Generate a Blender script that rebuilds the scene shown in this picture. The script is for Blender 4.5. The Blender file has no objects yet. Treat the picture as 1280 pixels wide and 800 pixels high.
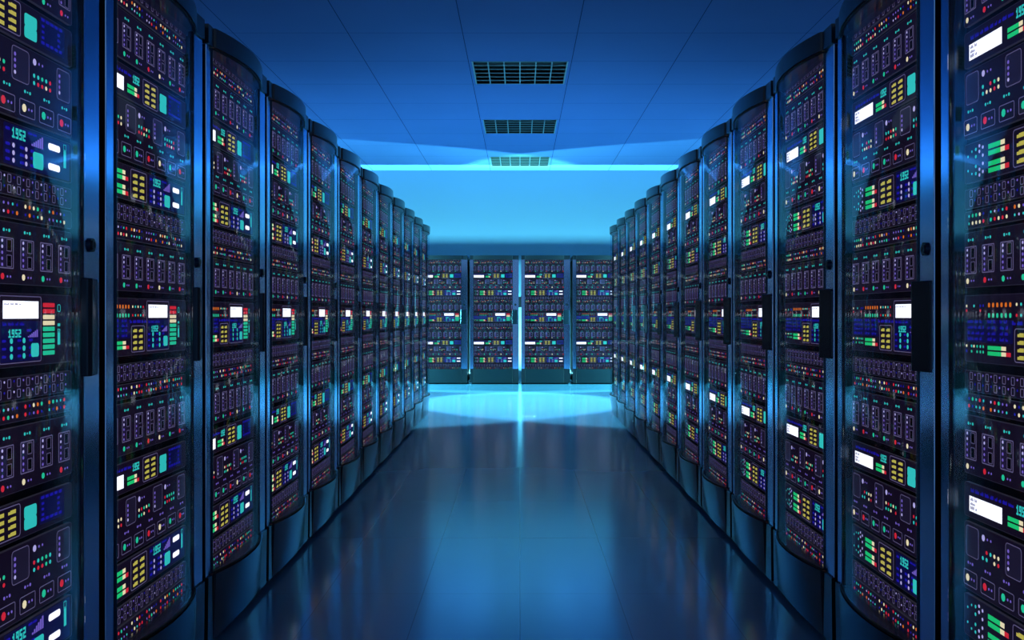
import bpy, math, random
from mathutils import Vector, Matrix
C = bpy.context.scene.collection
S = bpy.context.scene
random.seed(7)

# ------------------------------------------------------------------ camera
EYE = 1.075
cam = bpy.data.cameras.new('camera'); cam_o = bpy.data.objects.new('camera', cam); C.objects.link(cam_o)
cam_o.location = (0, 0, EYE); cam_o.rotation_euler = (math.pi / 2, 0, 0)
cam.sensor_width = 36; cam.lens = 36 * 1295 / 1280
cam.shift_x = -10 / 1280; cam.shift_y = -6 / 1280
cam.clip_start = 0.05
S.camera = cam_o
S.view_settings.view_transform = 'Standard'; S.view_settings.look = 'None'
S.view_settings.gamma = 1; S.view_settings.exposure = 0; S.view_settings.use_curve_mapping = False
S.cycles.use_denoising = True
S.cycles.max_bounces = 8; S.cycles.diffuse_bounces = 4; S.cycles.glossy_bounces = 4
S.cycles.transparent_max_bounces = 16
S.cycles.sample_clamp_indirect = 4

# ------------------------------------------------------------------ world and lamps
w = bpy.data.worlds.new('world'); S.world = w; w.use_nodes = True
bg = w.node_tree.nodes['Background']
bg.inputs['Color'].default_value = (0.24, 0.42, 0.70, 1); bg.inputs['Strength'].default_value = 0.55

def spot(name, loc, normal, color, power, angle=176, radius=0.06, blend=0.02):
    l = bpy.data.lights.new(name, 'SPOT'); l.color = color; l.energy = power
    l.spot_size = math.radians(angle); l.spot_blend = blend; l.shadow_soft_size = radius
    o = bpy.data.objects.new(name, l); C.objects.link(o); o.location = loc
    o.rotation_euler = Vector(normal).to_track_quat('-Z', 'Y').to_euler()
    return o
CY = (0.20, 0.98, 1.0)
# one bright lamp in each cross corridor beyond the ends of the side rows, both turned to the back wall
LX, LZ = 4.0, 0.1
LY = 12.3 + .745 * LX + 1.585 * LZ
for sx in (-1, 1):
    spot('corridor_lamp', (sx * LX, LY, EYE + LZ), (-.91 * sx, .40, -.14), CY, 3600, 85, 0.06)
# a ceiling-mounted downlight above each cross corridor, aimed at the floor before the end row
for sx in (-1, 1):
    spot('corridor_downlight', (sx * 2.6, 13.6, EYE + 2.36), (-3.6 * sx, -1.0, -3.42), (0.28, 0.86, 1.0), 3500, 53.5, 0.10, 0.16)
# a long lamp lying on the floor behind the end row, shining up the back wall
tube = bpy.data.lights.new('floor_tube_lamp', 'AREA'); tube.shape = 'RECTANGLE'; tube.size = 11.6; tube.size_y = 0.05
tube.color = (0.18, 0.78, 1.0); tube.energy = 1900
tube_o = bpy.data.objects.new('floor_tube_lamp', tube); C.objects.link(tube_o); tube_o.location = (0, 17.13, 0.12); tube_o.rotation_euler = (math.pi, 0, 0)

# ------------------------------------------------------------------ materials
def mat(name, base=(0.5, 0.5, 0.5), rough=0.5, metal=0.0, spec=0.5, emit=None, strength=0.0, coat=0.0):
    m = bpy.data.materials.new(name); m.use_nodes = True
    b = m.node_tree.nodes['Principled BSDF']
    b.inputs['Base Color'].default_value = (*base, 1); b.inputs['Roughness'].default_value = rough
    b.inputs['Metallic'].default_value = metal; b.inputs['Specular IOR Level'].default_value = spec
    b.inputs['Coat Weight'].default_value = coat
    if emit:
        b.inputs['Emission Color'].default_value = (*emit, 1); b.inputs['Emission Strength'].default_value = strength
        m.cycles.emission_sampling = 'NONE'
    return m

def noise_rough(m, scale, lo, hi, bump=0.0):
    nt = m.node_tree; b = nt.nodes['Principled BSDF']
    tc = nt.nodes.new('ShaderNodeTexCoord'); n = nt.nodes.new('ShaderNodeTexNoise'); n.inputs['Scale'].default_value = scale
    n.inputs['Detail'].default_value = 3
    mr = nt.nodes.new('ShaderNodeMapRange'); mr.inputs['To Min'].default_value = lo; mr.inputs['To Max'].default_value = hi
    nt.links.new(tc.outputs['Object'], n.inputs['Vector']); nt.links.new(n.outputs['Fac'], mr.inputs['Value'])
    nt.links.new(mr.outputs['Result'], b.inputs['Roughness'])
    if bump:
        bp = nt.nodes.new('ShaderNodeBump'); bp.inputs['Strength'].default_value = bump; bp.inputs['Distance'].default_value = 0.001
        nt.links.new(n.outputs['Fac'], bp.inputs['Height']); nt.links.new(bp.outputs['Normal'], b.inputs['Normal'])
    return m

M = {}
M['post'] = noise_rough(mat('post_steel', (0.38, 0.62, 0.92), 0.2, 1.0, 0.5), 60, 0.13, 0.16)
M['cap'] = noise_rough(mat('dark_gloss_shell', (0.012, 0.018, 0.026), 0.3, 0.0, 0.5), 40, 0.27, 0.29)
M['plinth'] = noise_rough(mat('dark_gloss_plinth', (0.010, 0.014, 0.018), 0.2, 0.0, 0.5), 40, 0.16, 0.18)
M['black'] = noise_rough(mat('black_enamel', (0.004, 0.005, 0.007), 0.6, 0.0, 0.25), 30, 0.5, 0.65)
M['handle'] = noise_rough(mat('black_handle', (0.015, 0.03, 0.05), 0.25, 0.6, 0.35), 30, 0.22, 0.28)
M['metal'] = noise_rough(mat('lock_metal', (0.05, 0.06, 0.08), 0.3, 0.8, 0.5), 50, 0.25, 0.4)
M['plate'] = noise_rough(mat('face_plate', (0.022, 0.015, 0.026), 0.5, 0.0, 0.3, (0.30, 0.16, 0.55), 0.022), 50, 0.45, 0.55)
M['glow_patch'] = noise_rough(mat('painted_blue_glow', (0.05, 0.05, 0.14), 0.5, 0.0, 0.3, (0.06, 0.04, 0.8), 0.05), 50, 0.45, 0.55)  # blue glow around the lit captions, painted as a faintly emissive patch
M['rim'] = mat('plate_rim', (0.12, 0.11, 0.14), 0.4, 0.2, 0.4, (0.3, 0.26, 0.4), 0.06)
M['line'] = mat('outline_glow', (0.3, 0.27, 0.4), 0.5, 0, 0.3, (0.42, 0.34, 0.68), 0.28)  # printed outlines, brightened by a little added emission
M['dark'] = mat('socket_black', (0.001, 0.001, 0.002), 0.6, 0, 0.2)
E = dict(white=((0.95, 0.95, 1.0), 1.6), paper=((0.93, 0.90, 1.0), 1.05), ink=((0.45, 0.42, 0.62), 0.75),
         red=((1.0, 0.03, 0.06), 0.95), green=((0.02, 0.95, 0.28), 0.85), mint=((0.03, 0.95, 0.50), 0.85), teal=((0.05, 0.90, 0.80), 0.9),
         lime=((0.05, 0.9, 0.12), 0.8), yellow=((1.0, 0.86, 0.14), 0.75), cream=((1.0, 0.85, 0.50), 1.3), orange=((1.0, 0.22, 0.02), 1.0),
         blue=((0.03, 0.02, 0.85), 0.55), navy=((0.03, 0.02, 0.55), 0.45), violet=((0.34, 0.22, 1.0), 0.75), pale=((0.62, 0.55, 1.0), 1.1))
for k, (c, s) in E.items(): M[k] = mat('lamp_' + k, tuple(x * 0.2 for x in c), 0.4, 0, 0.3, c, s * (1.0 if k in ('white', 'paper') else 0.75))

# thin bowed door glass: see-through, with a mirror sheen at glancing angles, mirror sheen rising at a glancing angle
g = bpy.data.materials.new('door_glass'); g.use_nodes = True; nt = g.node_tree; nt.nodes.clear()
out = nt.nodes.new('ShaderNodeOutputMaterial'); mx = nt.nodes.new('ShaderNodeMixShader')
tr = nt.nodes.new('ShaderNodeBsdfTransparent'); tr.inputs['Color'].default_value = (0.90, 0.93, 0.98, 1)
gl = nt.nodes.new('ShaderNodeBsdfGlossy'); gl.inputs['Roughness'].default_value = 0.05; gl.inputs['Color'].default_value = (0.9, 0.95, 1, 1)
fr = nt.nodes.new('ShaderNodeFresnel'); fr.inputs['IOR'].default_value = 1.45
fm = nt.nodes.new('ShaderNodeMath'); fm.operation = 'MINIMUM'; fm.inputs[1].default_value = 0.18; nt.links.new(fr.outputs[0], fm.inputs[0])
nt.links.new(fm.outputs[0], mx.inputs[0]); nt.links.new(tr.outputs[0], mx.inputs[1]); nt.links.new(gl.outputs[0], mx.inputs[2])
nt.links.new(mx.outputs[0], out.inputs[0]); M['glass'] = g
# clear solid block in front of the electronics: refracts
g2 = bpy.data.materials.new('clear_block'); g2.use_nodes = True; nt = g2.node_tree; nt.nodes.clear()
out = nt.nodes.new('ShaderNodeOutputMaterial'); rf = nt.nodes.new('ShaderNodeBsdfRefraction')
rf.inputs['Color'].default_value = (0.92, 0.93, 0.97, 1); rf.inputs['IOR'].default_value = 1.5; rf.inputs['Roughness'].default_value = 0.0
nt.links.new(rf.outputs[0], out.inputs[0]); M['clear'] = g2

def tiled(name, base, joint, sx, sy, wid, rough, spec, ox=0.0, oy=0.0, depth=0.002):
    m = mat(name, base, rough, 0, spec); nt = m.node_tree; b = nt.nodes['Principled BSDF']
    tc = nt.nodes.new('ShaderNodeTexCoord'); sp = nt.nodes.new('ShaderNodeSeparateXYZ'); nt.links.new(tc.outputs['Object'], sp.inputs[0])
    def mth(op, a, bb=None):
        n = nt.nodes.new('ShaderNodeMath'); n.operation = op
        for i, v in enumerate((a, bb)):
            if v is None: continue
            if isinstance(v, (int, float)): n.inputs[i].default_value = v
            else: nt.links.new(v, n.inputs[i])
        return n.outputs[0]
    def near(axis, s, off):
        f = mth('FRACT', mth('DIVIDE', mth('ADD', sp.outputs[axis], off + 100 * s), s))
        d = mth('MULTIPLY', mth('MINIMUM', f, mth('SUBTRACT', 1.0, f)), s)
        return mth('LESS_THAN', d, wid / 2)
    j = mth('MAXIMUM', near(0, sx, ox), near(1, sy, oy))
    no = nt.nodes.new('ShaderNodeTexNoise'); no.inputs['Scale'].default_value = 1.3; no.inputs['Detail'].default_value = 4
    nt.links.new(tc.outputs['Object'], no.inputs['Vector'])
    mr = nt.nodes.new('ShaderNodeMapRange'); mr.inputs['To Min'].default_value = 0.94; mr.inputs['To Max'].default_value = 1.06
    nt.links.new(no.outputs['Fac'], mr.inputs['Value'])
    vm = nt.nodes.new('ShaderNodeVectorMath'); vm.operation = 'SCALE'; vm.inputs[0].default_value = base; nt.links.new(mr.outputs['Result'], vm.inputs['Scale'])
    mix = nt.nodes.new('ShaderNodeMix'); mix.data_type = 'RGBA'
    nt.links.new(j, mix.inputs['Factor']); nt.links.new(vm.outputs[0], mix.inputs['A']); mix.inputs['B'].default_value = (*joint, 1)
    nt.links.new(mix.outputs['Result'], b.inputs['Base Color'])
    b.inputs['IOR'].default_value = 1.5 + 0.25 * (spec > 0.9)
    bp = nt.nodes.new('ShaderNodeBump'); bp.inputs['Distance'].default_value = depth; bp.invert = True; bp.inputs['Strength'].default_value = 0.6
    nt.links.new(j, bp.inputs['Height']); nt.links.new(bp.outputs['Normal'], b.inputs['Normal'])
    return m
M['floor'] = tiled('floor_tiles', (0.12, 0.27, 0.44), (0.08, 0.17, 0.28), 0.375, 1.0, 0.003, 0.16, 1.0)
M['ceiling'] = tiled('ceiling_tiles', (0.11, 0.19, 0.45), (0.03, 0.06, 0.15), 1.0, 1.0, 0.007, 0.8, 0.0, 0.5, -0.03)
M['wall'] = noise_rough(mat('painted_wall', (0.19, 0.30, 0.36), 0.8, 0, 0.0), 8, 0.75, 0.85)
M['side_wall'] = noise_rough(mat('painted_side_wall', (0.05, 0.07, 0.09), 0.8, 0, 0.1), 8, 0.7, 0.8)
M['vent_dark'] = mat('vent_box_paint', (0.010, 0.010, 0.009), 0.6, 0, 0.3)
M['vent_blade'] = mat('vent_blade_metal', (0.20, 0.28, 0.30), 0.4, 0.3, 0.5)

# ------------------------------------------------------------------ mesh builder
class MB:
    def __init__(s): s.v = []; s.f = []; s.m = []; s.mats = []
    def mi(s, k):
        if k not in s.mats: s.mats.append(k)
        return s.mats.index(k)
    def poly(s, pts, k):
        n = len(s.v); s.v += pts; s.f.append(tuple(range(n, n + len(pts)))); s.m.append(s.mi(k))
    def add(s, o):
        n = len(s.v); s.v += o.v
        for f, m in zip(o.f, o.m): s.f.append(tuple(i + n for i in f)); s.m.append(s.mi(o.mats[m]))
    def box(s, x0, x1, y0, y1, z0, z1, k):
        n = len(s.v); s.v += [(x0, y0, z0), (x1, y0, z0), (x1, y1, z0), (x0, y1, z0), (x0, y0, z1), (x1, y0, z1), (x1, y1, z1), (x0, y1, z1)]
        for f in ((0, 3, 2, 1), (4, 5, 6, 7), (0, 1, 5, 4), (1, 2, 6, 5), (2, 3, 7, 6), (3, 0, 4, 7)):
            s.f.append(tuple(i + n for i in f)); s.m.append(s.mi(k))
    def prism(s, prof, y0, y1, k, side=None):   # outline in x,z (counter-clockwise seen from the front, -y), front at y0
        n = len(s.v); c = len(prof)
        s.v += [(x, y0, z) for x, z in prof] + [(x, y1, z) for x, z in prof]
        s.f.append(tuple(range(n, n + c))); s.m.append(s.mi(k))
        s.f.append(tuple(range(n + 2 * c - 1, n + c - 1, -1))); s.m.append(s.mi(side or k))
        for i in range(c):
            j = (i + 1) % c; s.f.append((n + i, n + c + i, n + c + j, n + j)); s.m.append(s.mi(side or k))
    def build(s, name, parent=None, bevel=0, smooth=False):
        me = bpy.data.meshes.new(name); me.from_pydata(s.v, [], s.f)
        for k in s.mats: me.materials.append(M[k])
        me.polygons.foreach_set('material_index', s.m)
        if smooth: me.polygons.foreach_set('use_smooth', [True] * len(s.f)); me.set_sharp_from_angle(angle=math.radians(32))
        me.update()
        o = bpy.data.objects.new(name, me); C.objects.link(o)
        if parent: o.parent = parent
        if bevel:
            b = o.modifiers.new('bevel', 'BEVEL'); b.width = bevel; b.segments = 2; b.limit_method = 'ANGLE'
        return o

def rr(x0, x1, z0, z1, r, n=3):
    P = []
    for cx, cz, a0 in ((x1 - r, z0 + r, -90), (x1 - r, z1 - r, 0), (x0 + r, z1 - r, 90), (x0 + r, z0 + r, 180)):
        for i in range(n + 1):
            a = math.radians(a0 + 90 * i / n); P.append((cx + r * math.cos(a), cz + r * math.sin(a)))
    return P
PY = 0.112            # plane of the face plates behind the door plane
def rrect(mb, x0, x1, z0, z1, r, k, d=0.0012, y=PY): mb.prism(rr(x0, x1, z0, z1, min(r, (x1 - x0) / 2.01, (z1 - z0) / 2.01)), y - d, y, k)
def ring(mb, x0, x1, z0, z1, r, k, t=0.0014, d=0.001, y=PY):
    A = rr(x0, x1, z0, z1, r); B = rr(x0 + t, x1 - t, z0 + t, z1 - t, max(r - t, 0.0003)); c = len(A)
    n = len(mb.v); yf = y - d
    mb.v += [(a, yf, b) for a, b in A] + [(a, yf, b) for a, b in B] + [(a, y, b) for a, b in A] + [(a, y, b) for a, b in B]
    for i in range(c):
        j = (i + 1) % c
        for f in ((i, j, c + j, c + i), (i, 2 * c + i, 2 * c + j, j), (c + i, c + j, 3 * c + j, 3 * c + i)):
            mb.f.append(tuple(q + n for q in f)); mb.m.append(mb.mi(k))
def dot(mb, x, z, r, k, d=0.0014, n=8, y=PY):
    mb.prism([(x + r * math.cos(2 * math.pi * (i + .5) / n), z + r * math.sin(2 * math.pi * (i + .5) / n)) for i in range(n)], y - d, y, k)
def bar(mb, x0, x1, z0, z1, k, d=0.0012, y=PY): mb.prism([(x0, z0), (x1, z0), (x1, z1), (x0, z1)], y - d, y, k)
DIG = {'1': '010110010010111', '9': '111101111001111', '5': '111100111001111', '2': '111001111100111'}
def number(mb, x0, x1, z0, z1, k='teal', text='1952'):
    p = (x1 - x0) / 15.0; q = (z1 - z0) / 5.0
    for i, ch in enumerate(text):
        for j, b in enumerate(DIG[ch]):
            if b == '1':
                cx = x0 + (i * 4 + j % 3) * p; cz = z1 - (j // 3 + 1) * q; bar(mb, cx, cx + p, cz, cz + q, k)
def blur_text(mb, x0, x1, z, h, k, seed, d=0.0012):
    R = random.Random(seed); x = x0
    while x < x1 - 0.004:
        wd = R.uniform(0.008, 0.026); e = min(x + wd, x1)
        while x < e:
            hh = h * R.choice((0.6, 0.8, 1)); bar(mb, x, x + 0.0026, z, z + hh, k, d); x += 0.0040
        x += 0.006

# ---- the face units; every function returns a list of (sub-part name, MB) for a unit between heights z0 and z1
PX0, PX1 = 0.052, 0.728
MOD = [0.083 + 0.0868 * i for i in range(8)]
def u_ports(z0, z1, seed):
    R = random.Random(seed); L = []; h = z1 - z0
    for fz in (0.28, 0.74):
        m = MB()
        for i in range(16):
            x = 0.086 + i * 0.0395; z = z0 + h * fz
            ring(m, x - 0.0075, x + 0.0075, z - h * 0.19, z + h * 0.19, 0.003, 'line', 0.0016)
            dot(m, x + 0.0195, z + h * 0.08, 0.0026, R.choice(('violet', 'violet', 'pale', 'blue')))
        L.append(('port_row', m))
    return L
def u_leds(z0, z1, seed):
    R = random.Random(seed); L = []; h = z1 - z0
    x = 0.075
    for gidx in range(6):
        m = MB()
        for i in range(5):
            for fz in (0.3, 0.72):
                k = R.choice(('red', 'red', 'cream', 'mint', 'teal', 'violet', 'pale', 'orange', 'blue', 'blue'))
                dot(m, x + i * 0.0182, z0 + h * fz, 0.0044 if k in ('red', 'cream', 'mint', 'orange') else 0.0031, k)
        L.append(('light_cluster', m)); x += 0.1085
    return L
LED_B = ['cream', 'red', 'mint', 'mint', 'red', 'cream', 'mint', 'red']
def tri_dots(m, x, z, k='teal'):
    for i, r in enumerate((0.0036, 0.0022, 0.0036)): dot(m, x + (i - 1) * 0.011, z, r, k)
def u_modules(z0, z1, seed):
    R = random.Random(seed); L = []; h = z1 - z0
    for i, x in enumerate(MOD):
        m = MB(); a, b = z0 + h * .245, z0 + h * .745
        rrect(m, x - .028, x + .001, a + .001, b - .001, .002, 'module_glow', .0005)
        ring(m, x - .029, x + .029, a, b, .003, 'line', .0022)
        for q in (.25, .75):
            zc = a + (b - a) * q
            bar(m, x + .004, x + .018, zc - .0095, zc + .0095, 'dark', 0.0016)
            ring(m, x + .001, x + .021, zc - .0125, zc + .0125, .002, 'line', .0013)
        for q in range(5): dot(m, x - .0175, a + (b - a) * (.12 + .19 * q), .0036, 'violet' if q < 3 else 'pale')
        L.append(('port_module', m))
        m = MB(); tri_dots(m, x, z0 + h * .86); L.append(('activity_light', m)); m = MB()
        dot(m, x - .016, z0 + h * .12, .0068, LED_B[i]); dot(m, x + .004, z0 + h * .12, .0026, 'violet'); dot(m, x + .016, z0 + h * .12, .0026, 'violet')
        L.append(('status_light', m))
    return L
def keypad(x0, x1, z0, z1):
    m = MB(); ring(m, x0, x1, z0, z1, .008, 'line', .0020)
    W, H = x1 - x0, z1 - z0
    for c in (.14, .56):
        for r in range(4):
            a = x0 + W * c; zz = z0 + H * (.09 + .22 * r); bar(m, a, a + W * .27, zz, zz + H * .085, 'yellow')
            bar(m, a + W * .08, a + W * .27, zz + H * .085, zz + H * .115, 'yellow')
    return ('keypad', m)
def level(x0, x1, z0, z1):
    m = MB(); W = x1 - x0; H = z1 - z0
    for r, (a, n) in enumerate(((0, 10), (1, 8))):
        zz = z0 + (0 if r == 0 else H * .54)
        for i in range(n):
            k = 'green' if i < 6 else ('cream' if i < 8 else 'red')
            bar(m, x0 + W * i * .1, x0 + W * (i * .1 + .092), zz, zz + H * .38, k)
    return ('level_bars', m)
def pill(m, x0, x1, z0, z1, k): rrect(m, x0, x1, z0, z1, .006, k, .002)
def u_screen(z0, z1, seed):
    h = z1 - z0; L = []
    m = MB(); a, b = z0 + h * .18, z0 + h * .62
    bar(m, .078, .236, a, b, 'white', .0018)
    for r in range(3):
        blur_text(m, .084, .118, a + (b - a) * (.15 + .28 * r), h * .09, 'ink', 5 + r, .0026)
    L.append(('screen', m))
    m = MB(); blur_text(m, .085, .29, z0 + h * .74, h * .11, 'blue', 3); L.append(('lit_caption', m))
    m = MB(); number(m, .300, .345, z0 + h * .60, z0 + h * .86); L.append(('number_readout', m))
    L.append(level(.262, .345, z0 + h * .2, z0 + h * .5))
    L.append(keypad(.372, .487, z0 + h * .08, z0 + h * .94))
    m = MB(); pill(m, .503, .557, z0 + h * .46, z0 + h * .78, 'teal'); pill(m, .503, .557, z0 + h * .16, z0 + h * .47, 'teal'); L.append(('lit_button', m))
    m = MB(); rrect(m, .572, .690, z0 + h * .14, z0 + h * .92, .004, 'glow_patch', .0004); L.append(('blue_glow_patch', m)); m = MB()  # painted glow patch under the blue frame
    for i in range(5):
        for (xx, zz) in ((.578 + i * .021, .82), (.578 + i * .021, .22)): bar(m, xx, xx + .015, z0 + h * zz, z0 + h * (zz + .08), 'blue')
    for i in range(3):
        for xx in (.580, .655): bar(m, xx, xx + .012, z0 + h * (.36 + .15 * i), z0 + h * (.43 + .15 * i), 'blue')
    L.append(('lit_frame', m))
    return L
def u_blank(z0, z1, seed):
    R = random.Random(seed); h = z1 - z0; L = []
    for j, (a, b) in enumerate(((.060, .125), (.252, .322), (.450, .524), (.652, .718))):
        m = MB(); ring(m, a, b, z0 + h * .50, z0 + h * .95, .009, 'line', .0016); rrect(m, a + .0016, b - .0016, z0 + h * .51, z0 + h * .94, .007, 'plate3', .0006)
        if j:
            for q in range(4): dot(m, a + .013, z0 + h * (.60 + .08 * q), .0042, 'violet' if q else 'pale', .002)
        L.append(('cover_plate', m))
    for x in (.140, .338, .540):
        m = MB(); dot(m, x + .008, z0 + h * .86, .0075, 'pale'); dot(m, x + .028, z0 + h * .86, .003, 'violet'); dot(m, x + .044, z0 + h * .86, .003, 'violet'); L.append(('status_light', m)); m = MB()
        for i in range(5):
            for r in range(2):
                if R.random() < .9: dot(m, x + .006 + i * .0185, z0 + h * (.67 - .10 * r), .0046, R.choice(('red', 'red', 'cream', 'mint', 'teal', 'teal')))
        L.append(('light_cluster', m))
    for i, x in enumerate(MOD):
        m = MB(); ring(m, x - .034, x + .034, z0 + h * .06, z0 + h * .29, .005, 'line', .0016)
        dot(m, x - .014, z0 + h * .175, .0088, LED_B[i]); dot(m, x + .006, z0 + h * .175, .003, 'violet'); dot(m, x + .019, z0 + h * .175, .003, 'violet')
        tri_dots(m, x, z0 + h * .40, 'teal' if seed % 2 == 0 else 'violet')
        L.append(('indicator_tile', m))
    return L
def dots_grid(x0, z0, h, big=True):
    m = MB(); pts = [(.0, .68), (.02, .78), (.04, .62), (.04, .80), (.058, .72), (.058, .86), (.075, .60), (.075, .80)]
    for (dx, dz) in pts:
        for z in (dz, 1 - dz): dot(m, x0 + dx, z0 + h * z, .0040 if dx > .03 else .0030, 'teal' if (dx * 100) % 2 < 1 else 'pale')
    return ('light_cluster', m)
def signal(m, x0, x1, z0, z1, k):
    for i in range(6):
        a = x0 + (x1 - x0) * i / 6; bar(m, a, a + (x1 - x0) * .12, z0, z0 + (z1 - z0) * (i + 1) / 6, k)
def blob_rows(m, xs, zs, w, hh, k):
    for x in xs:
        for z in zs: rrect(m, x, x + w, z, z + hh, .002, k)
def u_bars(z0, z1, seed):
    h = z1 - z0; g_ = MB(); rrect(g_, .418, .716, z0 + h * .04, z0 + h * .96, .004, 'glow_patch', .0004)  # painted blue glow over the right half of the panel
    L = [('blue_glow_patch', g_), dots_grid(.070, z0, h)]
    L.append(level(.172, .268, z0 + h * .12, z0 + h * .42)); L.append(level(.172, .268, z0 + h * .54, z0 + h * .84))
    L.append(keypad(.285, .402, z0 + h * .06, z0 + h * .94))
    m = MB(); number(m, .452, .508, z0 + h * .66, z0 + h * .90); L.append(('number_readout', m))
    m = MB(); blob_rows(m, (.425,), [z0 + h * f for f in (.12, .29, .46, .80)], .018, h * .07, 'blue')
    for f in (.155, .325, .495): dot(m, .458, z0 + h * f, .0052, 'pale')
    L.append(('light_cluster', m)); m = MB(); blob_rows(m, (.485, .530), [z0 + h * f for f in (.12, .29, .46)], .018, h * .07, 'blue')
    for f in (.155, .325, .495): dot(m, .512, z0 + h * f, .0052, 'pale')
    L.append(('light_cluster', m))
    m = MB(); signal(m, .535, .590, z0 + h * .62, z0 + h * .90, 'violet'); blob_rows(m, (.520, .540), [z0 + h * .86], .018, h * .05, 'blue'); L.append(('signal_display', m))
    m = MB(); pill(m, .542, .588, z0 + h * .12, z0 + h * .5, 'teal'); L.append(('lit_button', m))
    for f in (.22, .70):
        m = MB(); pill(m, .612, .668, z0 + h * (f - .03), z0 + h * (f + .13), 'white'); L.append(('lit_button', m))
    m = MB(); bar(m, .687, .699, z0 + h * .34, z0 + h * .76, 'teal'); ring(m, .686, .700, z0 + h * .77, z0 + h * .92, .001, 'teal', .0015); L.append(('level_bars', m))
    return L
def u_main(z0, z1, seed):
    R = random.Random(4); h = z1 - z0; L = []
    m = MB(); rrect(m, .062, .284, z0 + h * .30, z0 + h * .63, .004, 'glow_patch', .0004); rrect(m, .406, .576, z0 + h * .07, z0 + h * .62, .004, 'glow_patch', .0004); L.append(('blue_glow_patch', m))  # painted blue glow behind captions and small lights
    m = MB()
    for x in (.062, .088, .10, .116, .132, .146):
        for f in (.84, .77, .24, .16):
            if R.random() < .8: dot(m, x, z0 + h * f, .0034, R.choice(('cream', 'teal', 'mint', 'red', 'blue')))
    L.append(('light_cluster', m))
    m = MB()
    for i in range(6): rrect(m, .170 + i * .0195, .179 + i * .0195, z0 + h * .815, z0 + h * .88, .003, 'orange')
    L.append(('light_row', m)); m = MB()
    for i in range(6): rrect(m, .170 + i * .0195, .179 + i * .0195, z0 + h * .665, z0 + h * .73, .003, 'mint')
    L.append(('light_row', m)); m = MB()
    for i in range(5):
        for f in (.85, .70): dot(m, .300 + i * .019, z0 + h * f, .0036, R.choice(('cream', 'red', 'orange', 'teal', 'cream')))
    L.append(('light_cluster', m)); m = MB()
    for i in range(4): blur_text(m, .068, .150, z0 + h * (.33 + .085 * i), h * .05, 'blue', 20 + i)
    for i in range(4): blur_text(m, .168, .205, z0 + h * (.33 + .085 * i), h * .05, 'blue', 30 + i); blur_text(m, .225, .262, z0 + h * (.33 + .085 * i), h * .05, 'blue', 40 + i)
    blur_text(m, .280, .400, z0 + h * .565, h * .055, 'blue', 51); L.append(('lit_caption', m))
    L.append(level(.168, .275, z0 + h * .12, z0 + h * .27))
    L.append(keypad(.290, .388, z0 + h * .05, z0 + h * .52))
    m = MB(); ring(m, .402, .580, z0 + h * .05, z0 + h * .965, .006, 'line', .0018)
    bar(m, .416, .566, z0 + h * .655, z0 + h * .895, 'white', .002); blur_text(m, .42, .49, z0 + h * .84, h * .022, 'ink', 9, .0028); L.append(('screen', m))
    m = MB(); blur_text(m, .415, .505, z0 + h * .56, h * .05, 'blue', 60)
    blob_rows(m, (.412, .475, .525), [z0 + h * f for f in (.13, .235, .34)], .016, h * .035, 'blue'); rrect(m, .515, .535, z0 + h * .475, z0 + h * .51, .002, 'blue')
    for x in (.450, .503):
        for f in (.145, .25, .355): dot(m, x, z0 + h * f, .0062, 'teal')
    L.append(('light_cluster', m))
    m = MB(); number(m, .438, .490, z0 + h * .40, z0 + h * .51); L.append(('number_readout', m))
    m = MB(); signal(m, .520, .566, z0 + h * .395, z0 + h * .50, 'violet'); L.append(('signal_display', m))
    m = MB(); pill(m, .534, .568, z0 + h * .12, z0 + h * .31, 'teal'); L.append(('lit_button', m))
    m = MB()
    for i in range(9):
        zz = z0 + h * (.815 - .0855 * i); rrect(m, .588, .643, zz, zz + h * .062, .002, ('red', 'red', 'cream', 'cream', 'mint', 'mint', 'mint', 'mint', 'mint')[i])
    L.append(('bar_meter', m)); m = MB()
    ring(m, .657, .672, z0 + h * .75, z0 + h * .86, .005, 'teal', .0016); bar(m, .658, .670, z0 + h * .54, z0 + h * .58, 'teal'); ring(m, .658, .670, z0 + h * .46, z0 + h * .50, .001, 'teal', .0014)
    bar(m, .658, .670, z0 + h * .27, z0 + h * .45, 'teal'); L.append(('level_bars', m))
    return L
M['module_glow'] = mat('module_fill', (0.05, 0.03, 0.1), 0.4, 0, 0.3, (0.26, 0.17, 0.62), 0.045)  # violet module fill, its glow put in as dim emission
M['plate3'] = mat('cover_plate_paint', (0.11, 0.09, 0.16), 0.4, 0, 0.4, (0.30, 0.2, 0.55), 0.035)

# stack of units, heights relative to the eye
UNITS = [('port_panel', u_ports, .853, .900), ('indicator_panel', u_leds, .808, .848), ('module_panel', u_modules, .672, .800),
         ('screen_panel', u_screen, .575, .658), ('blank_panel', u_blank, .410, .567), ('control_panel', u_bars, .306, .398),
         ('port_panel', u_ports, .247, .293), ('indicator_panel', u_leds, .200, .241), ('module_panel', u_modules, .064, .192),
         ('display_panel', u_main, -.108, .046),
         ('port_panel', u_ports, -.176, -.128), ('indicator_panel', u_leds, -.222, -.182), ('module_panel', u_modules, -.368, -.232),
         ('screen_panel', u_screen, -.468, -.388), ('blank_panel', u_blank, -.638, -.480), ('control_panel', u_bars, -.745, -.648),
         ('port_panel', u_ports, -.806, -.760), ('indicator_panel', u_leds, -.858, -.812)]

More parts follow.
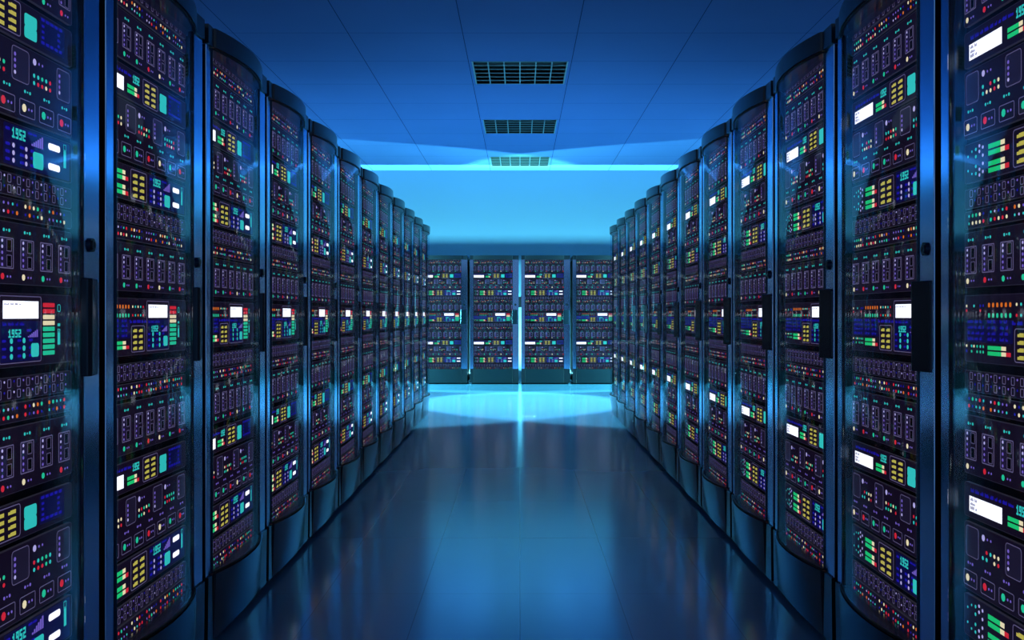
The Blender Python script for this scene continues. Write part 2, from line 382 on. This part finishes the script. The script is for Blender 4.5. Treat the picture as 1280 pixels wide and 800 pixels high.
# ------------------------------------------------------------------ the rack
H = 2.005; RD = 0.90
def bow(u):            # how far the door, cap and plinth stand out in front of the posts
    a, b = 0.076, 0.684
    if u <= a or u >= b: return 0.002
    t = (u - a) / (b - a)
    return 0.008 + 0.040 * (1 - abs(2 * t - 1) ** 2)
def front_profile(extra=0.0, n=20):
    us = [0.02, 0.076] + [0.076 + (0.684 - 0.076) * (0.5 - 0.5 * math.cos(math.pi * i / n)) for i in range(1, n)] + [0.684, 0.78]
    return [(u, -(bow(u) + extra)) for u in us]
def extrude_z(mb, loop, z0, z1, k):
    n = len(mb.v); c = len(loop); mb.v += [(x, y, z0) for x, y in loop] + [(x, y, z1) for x, y in loop]
    mb.f.append(tuple(range(n + c - 1, n - 1, -1))); mb.m.append(mb.mi(k)); mb.f.append(tuple(range(n + c, n + 2 * c))); mb.m.append(mb.mi(k))
    for i in range(c):
        j = (i + 1) % c; mb.f.append((n + i, n + j, n + c + j, n + c + i)); mb.m.append(mb.mi(k))
    return mb
CAPZ, PLZ = H - 0.062, 0.236
def make_rack(detail):
    root = bpy.data.objects.new('server_rack', None); C.objects.link(root); root.empty_display_size = 0.2
    # casing: side walls, back, inner faces, all black enamel
    b = MB()
    b.box(.022, .034, .012, RD, .03, CAPZ - .001, 'black'); b.box(.766, .778, .012, RD, .03, CAPZ - .001, 'black')
    b.box(.034, .766, RD - .015, RD, .03, CAPZ - .001, 'black'); b.box(.034, .766, .175, RD - .015, .03, .045, 'black')
    b.box(.034, .046, .034, .175, PLZ, CAPZ - .001, 'handle'); b.box(.736, .766, .034, .175, PLZ, CAPZ - .001, 'handle')
    b.box(.046, .736, .134, .175, PLZ, CAPZ - .001, 'black')
    b.box(.05, .75, .03, RD - .03, 0.0, .03, 'black')
    b.build('rack_casing', root)
    fp = front_profile(.005)
    cap = MB(); extrude_z(cap, fp + [(.78, RD), (.02, RD)], CAPZ, H, 'cap'); cap.build('top_cap', root, 0, True)
    pl = MB(); lt = fp + [(.78, .055), (.02, .055)]; extrude_z(pl, lt, .022, PLZ, 'plinth')
    for i in range(len(fp)):                     # the bow of the plinth dies away towards the floor
        x, y, z = pl.v[i]; pl.v[i] = (x, -.004 + (y + .004) * .15, z)
    pl.build('plinth', root, 0, True)
    for a, c, dp in ((.020, .074, .030), (.684, .780, .027)):
        p = MB(); p.box(a, c, 0, dp, PLZ + .001, CAPZ - .001, 'post'); p.build('door_post', root, .0025)
    gz0, gz1 = PLZ + .002, CAPZ - .002
    fpg = [(u, y) for u, y in front_profile(0, 28) if .076 <= u <= .684]
    # door pane: thin bowed sheet with real thickness
    gm = MB(); n = len(fpg)
    for (z) in (gz0, gz1):
        gm.v += [(u, y + .001, z) for u, y in fpg]
    for i in range(n - 1): gm.f.append((i, i + 1, n + i + 1, n + i)); gm.m.append(gm.mi('glass'))
    go = gm.build('glass_door', root, 0, True)
    ip = MB(); ip.poly([(.074, .010, PLZ), (.684, .010, PLZ), (.684, .010, CAPZ), (.074, .010, CAPZ)], 'clear'); ip.build('inner_pane', root)
    # thin black seals at the edges of the pane
    sl = MB()
    for a, c, dp in ((.0745, .078, .0305), (.681, .6835, .0275)): sl.box(a, c, -.004, dp, gz0, gz1, 'handle')
    for i in range(n - 1):
        (u0, y0), (u1, y1) = fpg[i], fpg[i + 1]
        for z in (gz0, gz1 - .006):
            k = len(sl.v); sl.v += [(u0, y0 - .001, z), (u1, y1 - .001, z), (u1, y1 + .006, z), (u0, y0 + .006, z), (u0, y0 - .001, z + .006), (u1, y1 - .001, z + .006), (u1, y1 + .006, z + .006), (u0, y0 + .006, z + .006)]
            for f in ((0, 3, 2, 1), (4, 5, 6, 7), (0, 1, 5, 4), (1, 2, 6, 5), (2, 3, 7, 6), (3, 0, 4, 7)): sl.f.append(tuple(q + k for q in f)); sl.m.append(sl.mi('black'))
    sl.build('door_seal', go)
    hd = MB(); extrude_z(hd, [(.674, .002), (.677, -.016), (.690, -.021), (.762, -.004), (.764, .002)], EYE - .140, EYE + .085, 'handle'); ho = hd.build('handle', root, .003)
    if detail:
        gp = MB(); extrude_z(gp, [(.7635, -.0035), (.7645, .001), (.768, .001), (.768, -.002)], EYE - .132, EYE + .077, 'metal'); gp.build('handle_rim', ho)
    lk = MB()
    for (r, d, k) in ((.0165, .006, 'handle'), (.0105, .009, 'metal')): dot(lk, .729, EYE + .163, r, k, d, 20, 0)
    lo = lk.build('lock', root)
    if detail:
        kh = MB(); bar(kh, .7278, .7302, EYE + .157, EYE + .169, 'dark', .0008, -.009); kh.build('keyhole', lo)
    for i, (nm, fn, z0, z1) in enumerate(UNITS):
        z0 += EYE; z1 += EYE
        m = MB(); m.prism(rr(PX0, PX1, z0, z1, .007, 3), PY, PY + .020, 'glow_patch' if nm in ('control_panel', 'screen_panel') and False else 'plate', 'rim')
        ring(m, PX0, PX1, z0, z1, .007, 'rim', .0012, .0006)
        subs = fn(z0, z1, {'port_panel': 11, 'indicator_panel': 12 + (i % 3), 'module_panel': 13, 'blank_panel': 14 + (1 if z0 < EYE else 0)}.get(nm, 15))
        if detail:
            po = m.build(nm, root)
            for sn, sm in subs: sm.build(sn, po)
        else:
            for sn, sm in subs: m.add(sm)
            m.build(nm, root)
    return root

def copy_tree(o, parent=None):
    c = o.copy(); C.objects.link(c)
    if parent is not None: c.parent = parent
    for ch in list(o.children): copy_tree(ch, c)
    return c
near = make_rack(True); far = make_rack(False)
used = {id(near): False, id(far): False}
def place(proto, loc, rz, label, group):
    if not used[id(proto)]: r = proto; used[id(proto)] = True
    else: r = copy_tree(proto)
    r.location = loc; r.rotation_euler = (0, 0, rz)
    r['label'] = label; r['category'] = 'server rack'; r['group'] = group
ORD = ['nearest', 'second', 'third', 'fourth', 'fifth', 'sixth', 'seventh', 'eighth', 'ninth', 'tenth', 'eleventh', 'twelfth']
def lab(k, side):
    if k == 0: return 'nearest dark server rack of the %s row, cut off by the photo edge' % side
    if k == 11: return 'farthest dark server rack at the end of the %s row' % side
    if k == 10: return 'dark server rack last but one at the far end of the %s row' % side
    return '%s dark glass-fronted server rack from the camera in the %s row' % (ORD[k], side)
for k in range(12):
    p = near if k < 4 else far
    place(p, (-1, 1.683 + .8 * k, 0), math.pi / 2, lab(k, 'left'), 'server racks of the left row')
for k in range(12):
    p = near if k < 4 else far
    place(p, (1, 2.483 + .8 * k, 0), -math.pi / 2, lab(k, 'right'), 'server racks of the right row')
BL = ['server rack of the end row beside the left row of racks', 'server rack of the end row just left of the bright central slit',
      'server rack of the end row just right of the bright central slit', 'server rack of the end row beside the right row of racks']
for j in range(4): place(far, (-1.6 + .8 * j, 16.13, 0), 0, BL[j], 'server racks of the end row')
for j, l, q in ((-1, 'left', 'first'), (-2, 'left', 'second'), (-3, 'left', 'outermost'), (4, 'right', 'first'), (5, 'right', 'second'), (6, 'right', 'outermost')):
    place(far, (-1.6 + .8 * j, 16.13, 0), 0, '%s rack of the end row hidden behind the %s row of racks' % (q, l), 'server racks of the end row')

# ------------------------------------------------------------------ room shell
CH = EYE + 2.46; RX, Y0, Y1 = 6.0, -0.6, 17.6
def struct(name, mb, **k):
    o = mb.build(name, None, **k); o['kind'] = 'structure'; return o
f = MB(); f.box(-RX, RX, Y0, Y1, -.1, 0, 'floor'); struct('floor', f)
w_ = MB(); w_.box(-RX, RX, Y1, Y1 + .1, 0, CH, 'wall'); struct('wall_back', w_)
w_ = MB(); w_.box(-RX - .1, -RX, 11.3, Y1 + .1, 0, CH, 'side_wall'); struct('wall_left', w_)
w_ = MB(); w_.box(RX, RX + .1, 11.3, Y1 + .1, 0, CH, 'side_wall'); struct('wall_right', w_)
r_ = MB(); r_.box(-RX, RX, 17.396, 17.404, EYE + .13, EYE + .31, 'black')  # unseen rail, added to cast the dark band low on the back wall
for i in range(12): r_.box(-5.5 + i * 1.0 - .01, -5.7 + i * .95 + .01, 17.404, 17.6, EYE + .29, EYE + .31, 'black')
struct('shadow_rail_1', r_)
VW = .47; VENTS = (10.03, 13.03, 16.07)
c = MB(); ys = [Y0]
for v in VENTS: ys += [v + .01, v + .99]
ys.append(Y1 + .1)
for i in range(0, len(ys) - 1):
    a, b = ys[i], ys[i + 1]
    if i % 2 == 0: c.box(-RX, RX, a, b, CH, CH + .12, 'ceiling')
    else: c.box(-RX, -VW, a, b, CH, CH + .12, 'ceiling'); c.box(VW, RX, a, b, CH, CH + .12, 'ceiling')
struct('ceiling', c)
VL = ['square ceiling air vent nearest the camera, with dark slots', 'middle one of the three square ceiling air vents', 'farthest ceiling air vent, in the bright ceiling strip by the back wall']
for i, v in enumerate(VENTS):
    r = bpy.data.objects.new('ceiling_vent', None); C.objects.link(r); r.location = (0, v + .5, CH)
    r['label'] = VL[i]; r['category'] = 'air vent'; r['group'] = 'air vents in the ceiling'
    b = MB(); t = .49; q = VW
    b.box(-q, q, -t, t, .16, .17, 'vent_dark')
    b.box(-q, -q + .008, -t, t, .004, .16, 'vent_dark'); b.box(q - .008, q, -t, t, .004, .16, 'vent_dark')
    b.box(-q + .008, q - .008, -t, -t + .008, .004, .16, 'vent_dark'); b.box(-q + .008, q - .008, t - .008, t, .004, .16, 'vent_dark')
    b.build('vent_box', r)
    fr_ = MB()
    fr_.box(-q, q, -t, -t + .014, -.003, .004, 'vent_blade'); fr_.box(-q, q, t - .014, t, -.003, .004, 'vent_blade')
    fr_.box(-q, -q + .014, -t + .014, t - .014, -.003, .004, 'vent_blade'); fr_.box(q - .014, q, -t + .014, t - .014, -.003, .004, 'vent_blade')
    fr_.build('vent_frame', r)
    for j in range(1, 6):
        m = MB(); x = -q + 2 * q * j / 6; m.box(x - .006, x + .006, -t + .014, t - .014, -.003, .009, 'vent_blade'); m.build('vent_bar', r)
        m = MB(); y = -t + 2 * t * j / 6; m.box(-q + .014, q - .014, y - .009, y + .009, -.002, .008, 'vent_blade'); m.build('vent_slat', r)
